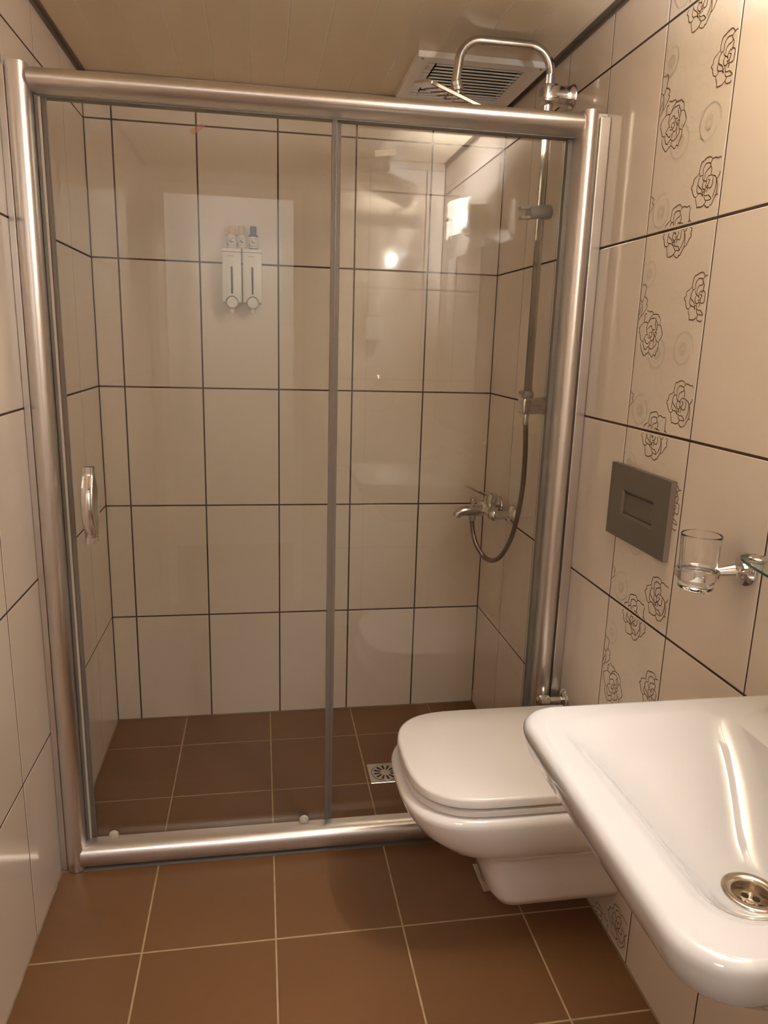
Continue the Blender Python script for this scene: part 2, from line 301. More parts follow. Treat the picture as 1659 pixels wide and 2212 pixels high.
# right wall with the rose strip
YR = 0.25954; PC = 0.25081; YREAR = 2.30
us = [0.0] + [YR + PC * k for k in range(8)] + [YREAR]
bm = tiled('wall_right', (W, 0, 0), (0, -1, 0), (0, 0, 1), (-1, 0, 0), us, zs, None, decor=lambda i, j: i == 4, ju=.0036)
back_slab(bm, (W, 0, 0), (0, -1, 0), (0, 0, 1), (-1, 0, 0), 0, YREAR, -.1, H + .1, .1, 1)
YB = -(YR + PC * 3)      # left edge of the strip
ROSES = [[(280,1781),(210,1821),(120,1891),(140,1911),(130,1951),(160,2001),(200,2081),(230,2131),(280,2161),(350,2171)],[(280,1781),(370,1771),(420,1781),(470,1801)],[(320,1601),(300,1621),(310,1691),(300,1781)],[(320,1601),(360,1601),(380,1611)],[(410,1531),(480,1561),(580,1561),(630,1581),(660,1611)],[(410,1531),(390,1551)],[(470,1791),(510,1741),(550,1681),(620,1641),(660,1621),(840,1631),(870,1661),(910,1681),(950,1731),(960,1841)],[(470,1801),(520,1751),(580,1711),(660,1701),(730,1701),(740,1711)],[(740,1711),(770,1701),(800,1751),(840,1801),(860,1851),(860,1901),(830,1961),(780,1991)],[(780,1741),(760,1801),(790,1861),(830,1941)],[(860,1841),(960,1841),(1010,1881),(1050,1951),(1090,2041),(1030,2121),(970,2191)],[(460,1801),(440,1871),(450,1951),(490,2031)],[(470,1921),(540,1881),(610,1851),(650,1891),(680,1941),(650,1981)],[(680,1941),(720,1931),(760,1931),(750,1951)],[(690,1951),(710,1991),(750,2031),(770,2101),(770,2191),(780,2271)],[(760,1991),(850,1991),(840,2041),(810,2071),(770,2011)],[(510,2041),(450,2031),(390,2081),(370,2121),(420,2151),(470,2201),(530,2221),(570,2201),(610,2171)],[(560,1991),(630,1981),(670,2021),(670,2061),(620,2091),(560,2101),(510,2081)],[(560,2001),(570,2061),(610,2061)],[(630,2101),(650,2141),(690,2161),(740,2141),(750,2101)],[(640,2151),(630,2201),(590,2261),(530,2301),(480,2341),(420,2321),(380,2271),(350,2211),(350,2151)],[(820,2071),(850,2111),(880,2181),(870,2241),(790,2291),(730,2321),(650,2321),(590,2281),(580,2261)],[(250,2181),(240,2241),(270,2311),(340,2391),(440,2471),(520,2431),(600,2401),(620,2361),(630,2331)],[(600,2401),(660,2421),(770,2491),(820,2441),(900,2461),(910,2411),(960,2341),(980,2261),(970,2201),(920,2171),(880,2151)],[(1810,3201),(1770,3131),(1780,3041),(1810,2961),(1870,2951),(1940,2921),(2020,2911),(2100,2931),(2160,2971)],[(2100,3041),(2130,3001),(2160,2971),(2210,2961),(2260,2971),(2340,2991),(2390,2981),(2420,3021)],[(1900,3201),(1880,3131),(1890,3081),(1930,3031),(1970,3011),(2070,3021),(2110,3051),(2110,3091),(2080,3111),(2020,3131),(1970,3171),(1960,3221),(1960,3301)],[(2110,3091),(2140,3101),(2160,3151),(2150,3241)],[(1900,3201),(1810,3201),(1770,3261),(1760,3321),(1780,3361),(1850,3411),(1910,3451),(1940,3501),(2000,3491)],[(1900,3201),(1900,3251),(1940,3301),(2020,3321),(2040,3371)],[(1760,3141),(1700,3181),(1620,3211),(1600,3251),(1600,3301),(1550,3351),(1590,3411),(1630,3481),(1680,3531),(1740,3551),(1810,3511)],[(1760,3331),(1740,3391),(1760,3461),(1810,3501),(1900,3511),(1970,3571),(1940,3501)],[(1740,3551),(1740,3591),(1790,3691),(1810,3751),(1840,3741),(1900,3751),(1970,3751),(2030,3731),(2080,3681),(2070,3661),(2030,3621),(2010,3581),(2000,3501)],[(2010,3561),(2060,3581),(2140,3581),(2190,3611),(2240,3661),(2160,3671),(2080,3661)],[(1950,3321),(1920,3341),(1920,3401),(1950,3441),(2000,3461),(2050,3431),(2090,3471),(2070,3531)],[(2000,3461),(2030,3491),(2000,3521)],[(2020,3371),(2030,3411),(2090,3401),(2130,3341),(2130,3321),(2080,3301)],[(2090,3231),(2050,3271),(2030,3311),(2040,3351)],[(2090,3231),(2120,3251),(2150,3241),(2220,3261),(2300,3291),(2350,3351),(2390,3441),(2400,3551),(2360,3631),(2300,3721),(2260,3771),(2220,3761)],[(2090,3401),(2110,3451),(2170,3461),(2220,3441),(2230,3371),(2230,3281)],[(2340,3361),(2350,3451),(2330,3541),(2280,3641)],[(2350,3351),(2400,3311),(2430,3271),(2430,3231)],[(2040,3731),(2090,3761),(2140,3791),(2220,3791)],[(2380,3621),(2440,3611)],[(2020,1221),(1980,1141),(1990,1061),(2020,971),(2100,951),(2190,921),(2290,921),(2360,981),(2370,991)],[(2320,1041),(2340,1011),(2380,991),(2450,981)],[(2100,1201),(2090,1131),(2100,1081),(2140,1041),(2180,1021),(2290,1031),(2310,1061),(2330,1111),(2300,1141),(2220,1151),(2170,1191),(2160,1231),(2160,1311)],[(2340,1101),(2370,1151),(2360,1211),(2340,1251)],[(2100,1201),(2020,1221),(1980,1271),(1970,1331),(1990,1381),(2060,1421),(2110,1461),(2130,1511),(2200,1501)],[(2100,1231),(2120,1281),(2170,1321),(2220,1341),(2250,1381)],[(1970,1161),(1900,1201),(1820,1231),(1800,1271),(1800,1321),(1750,1351),(1800,1411),(1820,1471),(1860,1531),(1930,1561),(1970,1541),(2010,1511)],[(1970,1341),(1950,1411),(1960,1461),(2000,1501),(2110,1531),(2160,1581),(2130,1511)],[(1930,1561),(1940,1611),(1980,1681),(2000,1761),(2050,1761),(2130,1771),(2190,1751),(2240,1721),(2270,1681),(2220,1631),(2210,1571),(2200,1511)],[(2210,1561),(2260,1591),(2340,1601),(2380,1631),(2430,1681),(2350,1681),(2270,1671)],[(2150,1331),(2120,1361),(2130,1421),(2170,1471),(2220,1471),(2260,1451),(2300,1491),(2270,1541)],[(2220,1401),(2240,1421),(2290,1401),(2330,1351),(2310,1321),(2270,1311)],[(2300,1241),(2250,1281),(2230,1341),(2250,1381)],[(2300,1241),(2320,1271),(2360,1251),(2430,1291),(2430,1391),(2420,1461),(2360,1471),(2310,1461),(2290,1411)],[(2240,1731),(2280,1781),(2360,1801),(2410,1801),(2420,1771)],[(760,51),(700,111),(750,161),(780,241),(810,291),(880,311),(920,301),(960,271)],[(910,51),(900,111),(890,191),(930,251),(1070,281),(1110,331),(1080,251),(1030,191),(940,131),(910,71)],[(1070,51),(1120,81),(1170,101),(1190,131)],[(1100,81),(1060,131),(1080,191),(1150,231),(1200,201),(1240,241),(1210,291)],[(1080,251),(1170,261),(1140,231)],[(1160,271),(1150,311),(1160,361),(1220,421),(1210,461),(1150,501),(1060,521),(950,511),(910,401),(880,311)],[(1150,301),(1200,341),(1290,351),(1340,391),(1380,431),(1300,431),(1220,421)],[(1160,161),(1190,171),(1240,151),(1280,101),(1260,71)],[(1170,61),(1170,101)],[(1240,161),(1260,211),(1310,231),(1360,211),(1370,131),(1370,61)],[(1420,51),(1480,101),(1520,171),(1540,281),(1530,371),(1470,451),(1410,531),(1360,531),(1350,561),(1290,561),(1220,531),(1180,491)],[(1490,121),(1500,241),(1460,321),(1410,401)],[(1500,111),(1530,91),(1570,51)],[(1670,51),(1720,71),(1740,111),(1710,151),(1740,211),(1680,261),(1620,341),(1580,381),(1520,391)],[(50,981),(100,1001),(150,1001),(180,981),(200,1011),(230,1021),(240,1091),(220,1171),(220,1241),(290,1271),(350,1321),(350,1351),(320,1391),(360,1431),(340,1481),(290,1531),(240,1581),(190,1621),(140,1631)],[(210,1241),(170,1301),(120,1351),(50,1291)],[(110,1351),(150,1441),(160,1531),(140,1631),(80,1701),(30,1761)],[(110,1451),(80,1531),(40,1641)],[(20,3011),(20,3131),(30,3221),(70,3261),(160,3311),(160,3351),(130,3391),(180,3441),(90,3531),(20,3611)],[(750,3961),(760,3921),(830,3881),(910,3841)],[(970,3891),(920,3821),(940,3741),(960,3651),(1060,3611),(1180,3591),(1230,3601),(1290,3651),(1310,3671)],[(1260,3711),(1290,3681),(1360,3651),(1480,3681),(1560,3671),(1570,3711)],[(1610,3701),(1590,3791),(1600,3911),(1650,3961),(1680,3971)],[(1600,3921),(1580,3971)],[(970,3891),(1040,3881),(1030,3801),(1050,3731),(1130,3701),(1230,3711),(1250,3741),(1260,3801),(1220,3821),(1150,3841),(1110,3881),(1110,3951)],[(1290,3781),(1310,3841),(1290,3941),(1260,3951)],[(930,3961),(950,3911),(1030,3881)],[(1040,3881),(1060,3961)],[(1190,3961),(1240,3921),(1270,3951),(1330,3941),(1400,3971)]]
def ribbon(bm, pts, w, mi, h=0.00035, closed=False, clip=None):
    """flat printed stroke on the right wall; pts = (y, z)"""
    n = len(pts); L = []; R = []
    for i, (y, z) in enumerate(pts):
        a = pts[i - 1] if (i or closed) else pts[i]; b = pts[(i + 1) % n] if (i < n - 1 or closed) else pts[i]
        dy, dz = b[0] - a[0], b[1] - a[1]; l = math.hypot(dy, dz) or 1; ny, nz = -dz / l, dy / l
        ww = w(i / n) if callable(w) else w
        L.append(bm.verts.new((W - h, y + ny * ww / 2, z + nz * ww / 2))); R.append(bm.verts.new((W - h, y - ny * ww / 2, z - nz * ww / 2)))
    for i in range(n - 1 + (1 if closed else 0)):
        j = (i + 1) % n
        f = bm.faces.new((L[i], L[j], R[j], R[i])); f.material_index = mi
def spiral(cy, cz, r0, r1, turns, a0, n=70):
    return [(cy + (r0 + (r1 - r0) * k / n) * math.cos(a0 + 2 * PI * turns * k / n), cz + (r0 + (r1 - r0) * k / n) * math.sin(a0 + 2 * PI * turns * k / n)) for k in range(n + 1)]
for r in range(-1, 5):
    zt = Z1 + PR * (r + 1); zl = zt - PR
    zlo, zhi = max(zl, 0) + JG / 2 + .0015, min(zt, H) - JG / 2 - .0015
    ylo, yhi = YB - PC + JG / 2 + .0015, YB - JG / 2 - .0015
    def runs(pts, lim=True):
        cur = []
        for p in pts:
            if ylo <= p[0] <= yhi and zlo <= p[1] <= zhi: cur.append(p)
            else:
                if len(cur) > 1: yield cur
                cur = []
        if len(cur) > 1: yield cur
    for l in ROSES:
        pts = [(YB - u * 1e-4, zt - v * 1e-4, 0) for u, v in l]
        sp = [(p.x, p.y) for p in smooth_path(pts, 4)]
        for c in runs(sp): ribbon(bm, c, lambda t: .0014 + .0009 * math.sin(PI * t), 3, .0004)
    # pale swirls behind the roses
    for (u, v, rr, turns, a0, thick) in ((.030, .078, .026, 1.6, .3, 1), (.062, .125, .042, 1.8, 2.0, 0), (.158, .085, .045, 1.9, 1.0, 0), (.150, .178, .048, 1.7, 4.0, 0),
                                        (.095, .240, .030, 1.2, .5, 1), (.190, .232, .030, 1.6, 2.5, 1), (.150, .285, .045, 1.9, 5.2, 0), (.055, .300, .046, 2.0, 3.3, 0),
                                        (.052, .362, .030, 1.5, 1.2, 1), (.020, .020, .026, 1.4, 2.2, 0)):
        s = spiral(YB - u, zt - v, .006, rr, turns, a0)
        for c in runs(s): ribbon(bm, c, .0008, 4, .0002)
        if thick:
            s = spiral(YB - u, zt - v, rr * .92, rr * 1.15, .95, a0 + 1.0)
            for c in runs(s): ribbon(bm, c, .0045, 5, .0002)
            s = spiral(YB - u, zt - v, .003, rr * .45, 3.0, a0)
            for c in runs(s): ribbon(bm, c, .0032, 5, .0002)
        bigger = spiral(YB - u, zt - v, rr, rr * 1.35, .8, a0 + 2 * PI * turns)
        for c in runs(bigger): ribbon(bm, c, .0006, 4, .0002)
struct(link('wall_right', bm, [M['tile'], M['grout'], M['decor'], M['rose'], M['swirl'], M['swirl2']]))
# short return wall behind the basin and its jamb (seen in the reflections of the glass)
us = [0.0, 0.0818, 0.3326, W - .84]
bm = tiled('wall_rear', (W, -YREAR, 0), (-1, 0, 0), (0, 0, 1), (0, 1, 0), us, zs, None)
back_slab(bm, (W, -YREAR, 0), (-1, 0, 0), (0, 0, 1), (0, 1, 0), -.1, W - .84, -.1, H + .1, .44, 1)
bm2 = tiled('x', (.84, -YREAR, 0), (0, -1, 0), (0, 0, 1), (-1, 0, 0), [0, .2, .44], zs, None)
me_tmp = bpy.data.meshes.new('tmp'); bm2.to_mesh(me_tmp); bm2.free(); bm.from_mesh(me_tmp); bpy.data.meshes.remove(me_tmp)
struct(link('wall_rear', bm, [M['tile'], M['grout']]))
# wall with the doorway (0.07..0.70 wide, 2.035 high)
bm = bmesh.new()
box(bm, -.9, .07, -2.84, -2.72, -.1, 2.45, 0); box(bm, .70, 2.2, -2.84, -2.72, -.1, 2.45, 0); box(bm, .07, .70, -2.84, -2.72, 2.035, 2.45, 0)
struct(link('wall_front', bm, [M['beige_wall']]))
bm = bmesh.new()
for x0, x1, z0, z1 in ((.045, .085, 0, 2.06), (.685, .725, 0, 2.06), (.045, .725, 2.02, 2.06)): box(bm, x0, x1, -2.728, -2.705, z0, z1, 0, .003)
struct(link('door_1', bm, [M['white_wall']]))
# hallway beyond the doorway
bm = bmesh.new()
box(bm, -.9, 2.2, -3.95, -3.85, -.1, 2.45, 0); box(bm, -1.0, -.9, -3.95, -2.72, -.1, 2.45, 0); box(bm, 2.2, 2.3, -3.95, -2.72, -.1, 2.45, 0)
struct(link('wall_hall', bm, [M['white_wall']]))
bm = bmesh.new(); box(bm, -1.0, 2.3, -3.95, -2.72, 2.40, 2.5, 0); struct(link('ceiling_hall', bm, [M['white_wall']]))
bm = bmesh.new(); box(bm, -1.0, 2.3, -3.95, -2.78, -.1, 0, 0); struct(link('floor_hall', bm, [M['wood_floor']]))
# floor
FP = 0.30209; FY = 0.29505
JG_old = JG; JG = 0.0036
JG = 0.0042
fx = [0.0, 0.24451, 0.24451 + FP, 0.24451 + 2 * FP, 0.24451 + 3 * FP, W]
fy = [0.0] + [0.19983 + FY * k for k in range(9)] + [2.78]
bm = tiled('floor', (0, 0, 0), (1, 0, 0), (0, -1, 0), (0, 0, 1), fx, fy, None, bev=.0008, depth=.0012)
back_slab(bm, (0, 0, 0), (1, 0, 0), (0, -1, 0), (0, 0, 1), -.1, W + .1, -.1, 2.78, .1, 1)
struct(link('floor', bm, [M['floor'], M['fgrout']]))
JG = JG_old
# ceiling of plastic strips with pale grooves
bm = bmesh.new()
xs = [-.02] + [0.1 * k for k in range(1, 14)] + [W + .02]
for a, b in zip(xs[:-1], xs[1:]): box(bm, a + .0012, b - .0012, -2.73, .02, H, H + .02, 0, .0012, 1)
box(bm, -.05, W + .05, -2.73, .05, H + .0009, H + .06, 1)
struct(link('ceiling', bm, [M['ceil'], M['ceilgroove']]))
for k, (x0, x1) in enumerate(((0.0, .016), (W - .016, W))):
    bm = bmesh.new(); s = 1 if k == 0 else -1; xw = x0 if k == 0 else x1
    box(bm, min(xw, xw + s * .006), max(xw, xw + s * .006), -2.70, -.004, H - .013, H, 0)
    box(bm, min(xw, xw + s * .017), max(xw, xw + s * .017), -2.70, -.004, H - .004, H - .0005, 0, .001)
    struct(link('trim_%d' % (k + 1), bm, [M['trim']]))
bm = bmesh.new(); box(bm, .02, W - .02, -.02, -.001, H - .022, H - .0005, 0, .003); struct(link('trim_3', bm, [M['seal']]))
bm = bmesh.new(); box(bm, .86, W - .01, -YREAR + .001, -YREAR + .025, H - .03, H - .0005, 0, .003); struct(link('trim_4', bm, [M['seal']]))
# stained sealant along the foot of the walls
bm = bmesh.new()
def bead(bm, p0, p1, n, r):
    p0 = Vector(p0); p1 = Vector(p1)
    tube(bm, [p0.lerp(p1, i / n) for i in range(n + 1)], lambda i, N: r * (0.6 + 0.5 * random.random()), 6)
bead(bm, (.001, -.81, .001), (.001, -2.6, .001), 90, .0028); bead(bm, (.0, -.002, .001), (W, -.002, .001), 70, .0022); bead(bm, (W - .001, -.82, .001), (W - .001, -2.2, .001), 60, .0022)
bead(bm, (W - .001, -.001, .001), (W - .001, -.001, .05), 6, .003)
struct(link('trim_5', bm, [M['silicone']], smooth=True))

# ------------------------------------------------------------------ shower enclosure
en = thing('shower_enclosure', 'framed sliding glass shower screen across the room, aluminium rails and posts', 'shower screen', (W / 2, -.76, 0))
def post(s, xw, xo, xi, ztop):
    """s=+1 left post, wall at xw; column between xo and xi"""
    fl = []; yb = -.728; yf = -.772
    pts = [(xw, yb), (xw, yf), (xo, yf)]
    n = 14
    cx = (xo + xi) / 2; rx = abs(xi - xo) / 2
    for k in range(n + 1):
        a = PI * k / n
        pts.append((cx - s * rx * math.cos(a), yf - .030 * math.sin(a) ** .8 if 0 < k < n else yf))
    pts += [(xi, yb)]
    bm = bmesh.new(); prism(bm, [(x, y, .002) for x, y in pts], (0, 0, ztop - .002)); return bm
link('frame_post', post(1, 0.0006, .012, .060, 1.903), M['alu'], en, True, 35)
link('frame_post', post(-1, W - .0006, 1.304, 1.262, 1.903), M['alu'], en, True, 35)
bm = bmesh.new(); box(bm, .0005, .014, -.79, -.78 + .012, .002, 1.895, 0, .001)
link('wall_profile', bm, M['alu'], en)
bm = bmesh.new(); box(bm, W - .026, W - .0005, -.792, -.772, .002, 1.893, 0, .002)
link('wall_profile', bm, M['alu'], en)
def dprof(zc, hz, yf, yb, n=18, p=.75):
    pts = []
    for k in range(n + 1):
        a = -PI / 2 + PI * k / n
        pts.append((yb - (yb - yf) * (abs(math.cos(a)) ** p), zc + hz * math.sin(a)))
    return pts
bm = bmesh.new(); pr = dprof(1.8775, .0255, -.802, -.735)
pr = pr + [(-.722, 1.898), (-.722, 1.860)]
prism(bm, [(.058, y, z) for y, z in pr], (1.206, 0, 0)); link('top_rail', bm, M['alu'], en, True, 35)
bm = bmesh.new(); box(bm, .062, 1.262, -.756, -.728, 1.850, 1.8600, 0); link('rail_gasket', bm, M['gasket'], en)
bm = bmesh.new(); pr = dprof(.0345, .0335, -.803, -.752, p=.6) + [(-.750, .020), (-.722, .016), (-.722, .004)]
prism(bm, [(.050, y, z) for y, z in pr], (1.225, 0, 0)); link('bottom_rail', bm, M['alu'], en, True, 35)
bm = bmesh.new(); box(bm, .052, 1.27, -.7985, -.78, .0006, .0032, 0); link('sill_seal', bm, M['gasket'], en)
# fixed pane (right)
bm = bmesh.new(); box(bm, .700, 1.268, -0.7355, -0.7305, .055, 1.865, 0); fp = link('fixed_pane', bm, M['glass'], en)
bm = bmesh.new(); box(bm, .6985, .7090, -0.7385, -0.7275, .062, 1.852, 0, .001); link('edge_seal', bm, M['clearseal'], fp)
bm = bmesh.new(); box(bm, 1.251, 1.263, -0.7420, -0.7240, .062, 1.852, 0, .001); link('edge_gasket', bm, M['gasket'], fp)
# sliding pane (left)
bm = bmesh.new(); box(bm, .066, .700, -0.7505, -0.7455, .055, 1.865, 0); sp = link('sliding_pane', bm, M['glass'], en)
bm = bmesh.new(); box(bm, .6865, .6965, -0.7535, -0.7425, .062, 1.852, 0, .001); link('edge_strip', bm, M['clearseal'], sp)
bm = bmesh.new(); box(bm, .6955, .6975, -0.7545, -0.7415, .062, 1.852, 0); link('strip_lip', bm, M['gasket'], sp)
bm = bmesh.new(); box(bm, .066, .0715, -0.7550, -0.7410, .062, 1.852, 0, .001); link('edge_seal', bm, M['seal'], sp)
bm = bmesh.new(); box(bm, .0715, .0800, -0.7540, -0.7420, .062, 1.852, 0, .001); link('edge_strip', bm, M['clearseal'], sp)
bm = bmesh.new(); box(bm, .0605, .0665, -0.7610, -0.7190, .062, 1.852, 0, .001); link('edge_gasket', bm, M['gasket'], sp)
bm = bmesh.new(); box(bm, .081, .0835, -0.7520, -0.7510, .062, 1.852, 0); link('magnet_strip', bm, M['gasket'], sp)
def bow(sgn):
    bm = bmesh.new(); yg = -0.7505 if sgn < 0 else -0.7455; n = 28; z0, z1 = .876, 1.062; rings = []
    for k in range(n + 1):
        t = k / n; z = z0 + (z1 - z0) * t
        e = min(1, max(0, (t - .09) / .82)); out = math.sin(PI * e) ** .8 * .026 if 0 < e < 1 else 0
        th = .007 if 0.1 < t < .9 else .010
        wv = .0125 + .001 * math.sin(PI * t)
        ya = yg + sgn * (.0006 + out); yb2 = ya + sgn * th
        cx = .119
        r = [(cx - wv, ya, z), (cx + wv, ya, z), (cx + wv, yb2 - sgn * .0015, z), (cx + wv - .0015, yb2, z), (cx - wv + .0015, yb2, z), (cx - wv, yb2 - sgn * .0015, z)]
        rings.append(r)
    loft(bm, rings); return bm
link('handle', bow(-1), M['chrome'], sp, True, 50); link('handle', bow(1), M['chrome'], sp, True, 50)
for x, z in ((.127, .060), (.630, .062)):
    bm = bmesh.new(); lathe(bm, [(0, 0), (.005, 0), (.0055, .002), (.011, .003), (.013, .006), (.013, .012)], (x, -0.7650, z + .012), (0, 1, 0), 24)
    box(bm, x - .013, x + .013, -0.7590, -0.7515, z - .012, z + .012, 0, .002)
    link('roller', bm, M['seal'], sp, True)
# tape remains on the panes
def strip_on_glass(name, x, z, w, h, ang, y, mat, label, ragged=.002):
    bm = bmesh.new(); n = 10; up = []; lo = []
    for k in range(n + 1):
        t = -w / 2 + w * k / n; e = h / 2 * (1 if 0 < k < n else .8)
        up.append((t, e + random.uniform(-ragged, ragged))); lo.append((t, -e + random.uniform(-ragged, ragged)))
    pts = [(x + a * math.cos(ang) - b * math.sin(ang), y, z + a * math.sin(ang) + b * math.cos(ang)) for a, b in lo + up[::-1]]
    prism(bm, pts, (0, -.0003, 0)); return tag(link(name, bm, mat), label, 'sticker')
tp = thin_glass('red_tape_film', (1, .9, .88), 1.4, frost=.28, frost_col=(.72, .36, .32))
tw = thin_glass('white_tape_film', (1, 1, .97), 1.4, frost=.40, frost_col=(.90, .86, .75))
strip_on_glass('tape_remnant', .391, 1.811, .034, .011, .5, -0.7508, tp, 'small red torn tape scrap stuck to the left sliding glass pane', .0015)
strip_on_glass('tape_remnant', .812, 1.794, .050, .014, .12, -0.7358, tw, 'small whitish tape scrap stuck to the right fixed glass pane', .001)

# ------------------------------------------------------------------ soap dispensers on the back wall
def dispenser(x0, x1, label):
    t = thing('soap_dispenser', label, 'soap dispenser', ((x0 + x1) / 2, -.002, 1.476), 'white soap dispensers on the shower back wall')
    xc = (x0 + x1) / 2; bm = bmesh.new()
    box(bm, x0, x1, -.082, -.002, 1.478, 1.630, 0, .003); box(bm, x0 - .0003, x1 + .0003, -.0845, -.002, 1.6308, 1.641, 0, .0025)
    link('body', bm, M['plastic'], t, True)
    bm = bmesh.new(); o = []
    for k in range(9): a = PI * k / 8; o.append((xc + .0030 * math.cos(a), -.0822, 1.584 + .0030 * math.sin(a)))
    for k in range(9): a = PI + PI * k / 8; o.append((xc + .0030 * math.cos(a), -.0822, 1.506 + .0030 * math.sin(a)))
    prism(bm, o, (0, -.0006, 0)); link('level_window', bm, M['darkslot'], t)
    bm = bmesh.new()
    for k in range(9): box(bm, xc - .012 + k * .0024, xc - .0104 + k * .0024, -.0826, -.0819, 1.6165 + .0006 * (k % 3), 1.6182 + .0006 * (k % 2))
    link('brand_mark', bm, M['ink'], t)
    bm = bmesh.new(); lathe(bm, [(.0165, 0), (.0172, .002), (.0172, .006), (.0155, .0085), (0, .009)], (xc, -.082, 1.478), (0, -1, 0), 32)
    link('button', bm, M['plastic'], t, True)
    bm = bmesh.new(); lathe(bm, [(.0195, 0), (.0198, .062)], (xc, -.020, 1.478), (0, -1, 0), 32); link('button_housing', bm, M['seal'], t, True)
    bm = bmesh.new(); cyl(bm, (xc, -.070, 1.462), (xc, -.070, 1.446), .0062, 20, 0, .0055); link('nozzle', bm, M['plastic'], t, True)
dispenser(.4065, .4660, 'white wall soap dispenser with slot window, left one, under the pale-capped bottles')
dispenser(.4705, .5300, 'white wall soap dispenser with slot window, right one, under the black-capped bottle')
def bottle(x, y, capm, bodym, label, dark):
    t = thing('toiletry_bottle', label, 'bottle', (x, y, 1.6413), 'toiletry bottles on the soap dispensers'); z = 1.6415
    bm = bmesh.new(); lathe(bm, [(.0138, 0), (.0155, .0015), (.0155, .040), (.0142, .0445), (.0085, .0475), (.0085, .051)], (x, y, z), (0, 0, 1), 28); link('bottle_body', bm, bodym, t, True)
    bm = bmesh.new(); lathe(bm, [(.0100, .0485), (.0104, .0495), (.0104, .0690), (.0096, .0702), (0, .0702)], (x, y, z), (0, 0, 1), 28); link('cap', bm, capm, t, True)
    bm = bmesh.new(); R = .01565; n = 22; a0 = -PI * .95; a1 = -PI * .05
    v0 = [bm.verts.new((x + R * math.cos(a0 + (a1 - a0) * k / n), y + R * math.sin(a0 + (a1 - a0) * k / n), z + .004)) for k in range(n + 1)]
    v1 = [bm.verts.new((v.co.x, v.co.y, z + .038)) for v in v0]
    for k in range(n): bm.faces.new((v0[k], v0[k + 1], v1[k + 1], v1[k]))
    def mark(ua, ub, za, zb, mi):
        R2 = .01578; a = [-PI / 2 + ua, -PI / 2 + ub]
        q = [bm.verts.new((x + R2 * math.cos(aa), y + R2 * math.sin(aa), z + zz)) for aa, zz in ((a[0], za), (a[1], za), (a[1], zb), (a[0], zb))]
        bm.faces.new(q).material_index = mi
    for k in range(6): mark(-.55 + k * .19, -.42 + k * .19, .0310, .0322, 1)
    for k in range(8): mark(-.62 + k * .16, -.52 + k * .16, .0100, .0110, 1)
    for ua, za in ((-.25, .0205), (-.05, .0175), (.20, .0185), (-.12, .0235)):
        mark(ua - .10, ua + .10, za, za + .0024, 1); mark(ua - .05, ua + .15, za + .0024, za + .0042, 1)
    mark(-1.05, -.85, .006, .018, 2); mark(-.82, -.74, .010, .030, 1)
    link('paper_label', bm, [M['label'], M['ink'], M['orange']], t)
bottle(.4360, -.048, M['cap'], M['amber'], 'little clear bottle with pale cap, leftmost of three bottles on the dispensers', 0)
bottle(.4680, -.052, M['cap'], M['amber'], 'little clear bottle with pale cap, standing directly beside the black-capped bottle', 0)
bottle(.5040, -.053, M['black'], M['teal'], 'little dark teal bottle with black cap on the right dispenser', 1)

# ------------------------------------------------------------------ ceiling vent
vt = thing('vent_grille', 'square cream plastic vent grille on the ceiling above the shower', 'vent', (1.14, -.2, H))
bm = bmesh.new(); X0, X1, Y0, Y1 = .947, 1.308, -.407, -.046; i0, i1, j0, j1 = .983, 1.258, -.368, -.085; zt = H - .0006; zb = H - .016
for a, b, c, d in ((X0, X1, Y0, j0), (X0, X1, j1, Y1), (X0, i0, j0, j1), (i1, X1, j0, j1)): box(bm, a, b, c, d, zb, zt, 0)
link('frame', bm, M['plastic'], vt)
bm = bmesh.new(); box(bm, i0, i1, j0, j1, zt - .0012, zt, 0); link('backing', bm, M['void'], vt)
ns = 11
for k in range(ns):
    y = j0 + .006 + (j1 - j0 - .012) * (k + .5) / ns; bm = bmesh.new()
    prism(bm, [(i0 + .026, y - .0092, zb + .0005), (i0 + .026, y + .0092, zb + .0035), (i0 + .026, y + .0092, zb + .0050), (i0 + .026, y - .0092, zb + .0022)], (i1 - i0 - .026, 0, 0))
    link('slat', bm, M['plastic'], vt)
for k in range(ns):
    y = j0 + .006 + (j1 - j0 - .012) * (k + .5) / ns; bm = bmesh.new()
    box(bm, i0, i0 + .020, y - .0080, y + .0080, zb + .001, zb + .004, 0); link('side_slat', bm, M['plastic'], vt)
for x, y in ((X0 + .014, Y0 + .012), (X1 - .014, Y0 + .012)):
    bm = bmesh.new(); lathe(bm, [(.0032, 0), (.0030, .0012), (0, .0014)], (x, y, zb), (0, 0, -1), 14); link('screw', bm, M['trim'], vt)

# ------------------------------------------------------------------ shower column
RX, RY = 1.267, -.548
sh = thing('shower_column', 'chrome shower riser pipe with curved arm and square overhead shower on right wall', 'shower', (W, RY, 1.20))
def arcpts(c, r, a0, a1, n=12): return [(c[0] + r * math.cos(a0 + (a1 - a0) * k / n), RY, c[1] + r * math.sin(a0 + (a1 - a0) * k / n)) for k in range(n + 1)]
ZA = 2.1140; rc = .062
path = [(RX, RY, 1.245), (RX, RY, ZA - rc - .002)] + arcpts((RX - rc, ZA - rc), rc, 0, PI / 2) + arcpts((1.080, ZA - .058), .058, PI / 2, PI * .93) + [(1.0165, RY, 2.012)]
bm = bmesh.new(); tube(bm, path, .0112, 20); link('riser_pipe', bm, M['wornchrome'], sh, True, 60)
bm = bmesh.new(); n_ = Vector((-.42, 0, -.907)).normalized()      # plate normal pointing down and out
jc = Vector((1.0170, RY, 2.016)); d_ = (Vector((1.026, RY, 1.978)) - jc).normalized()
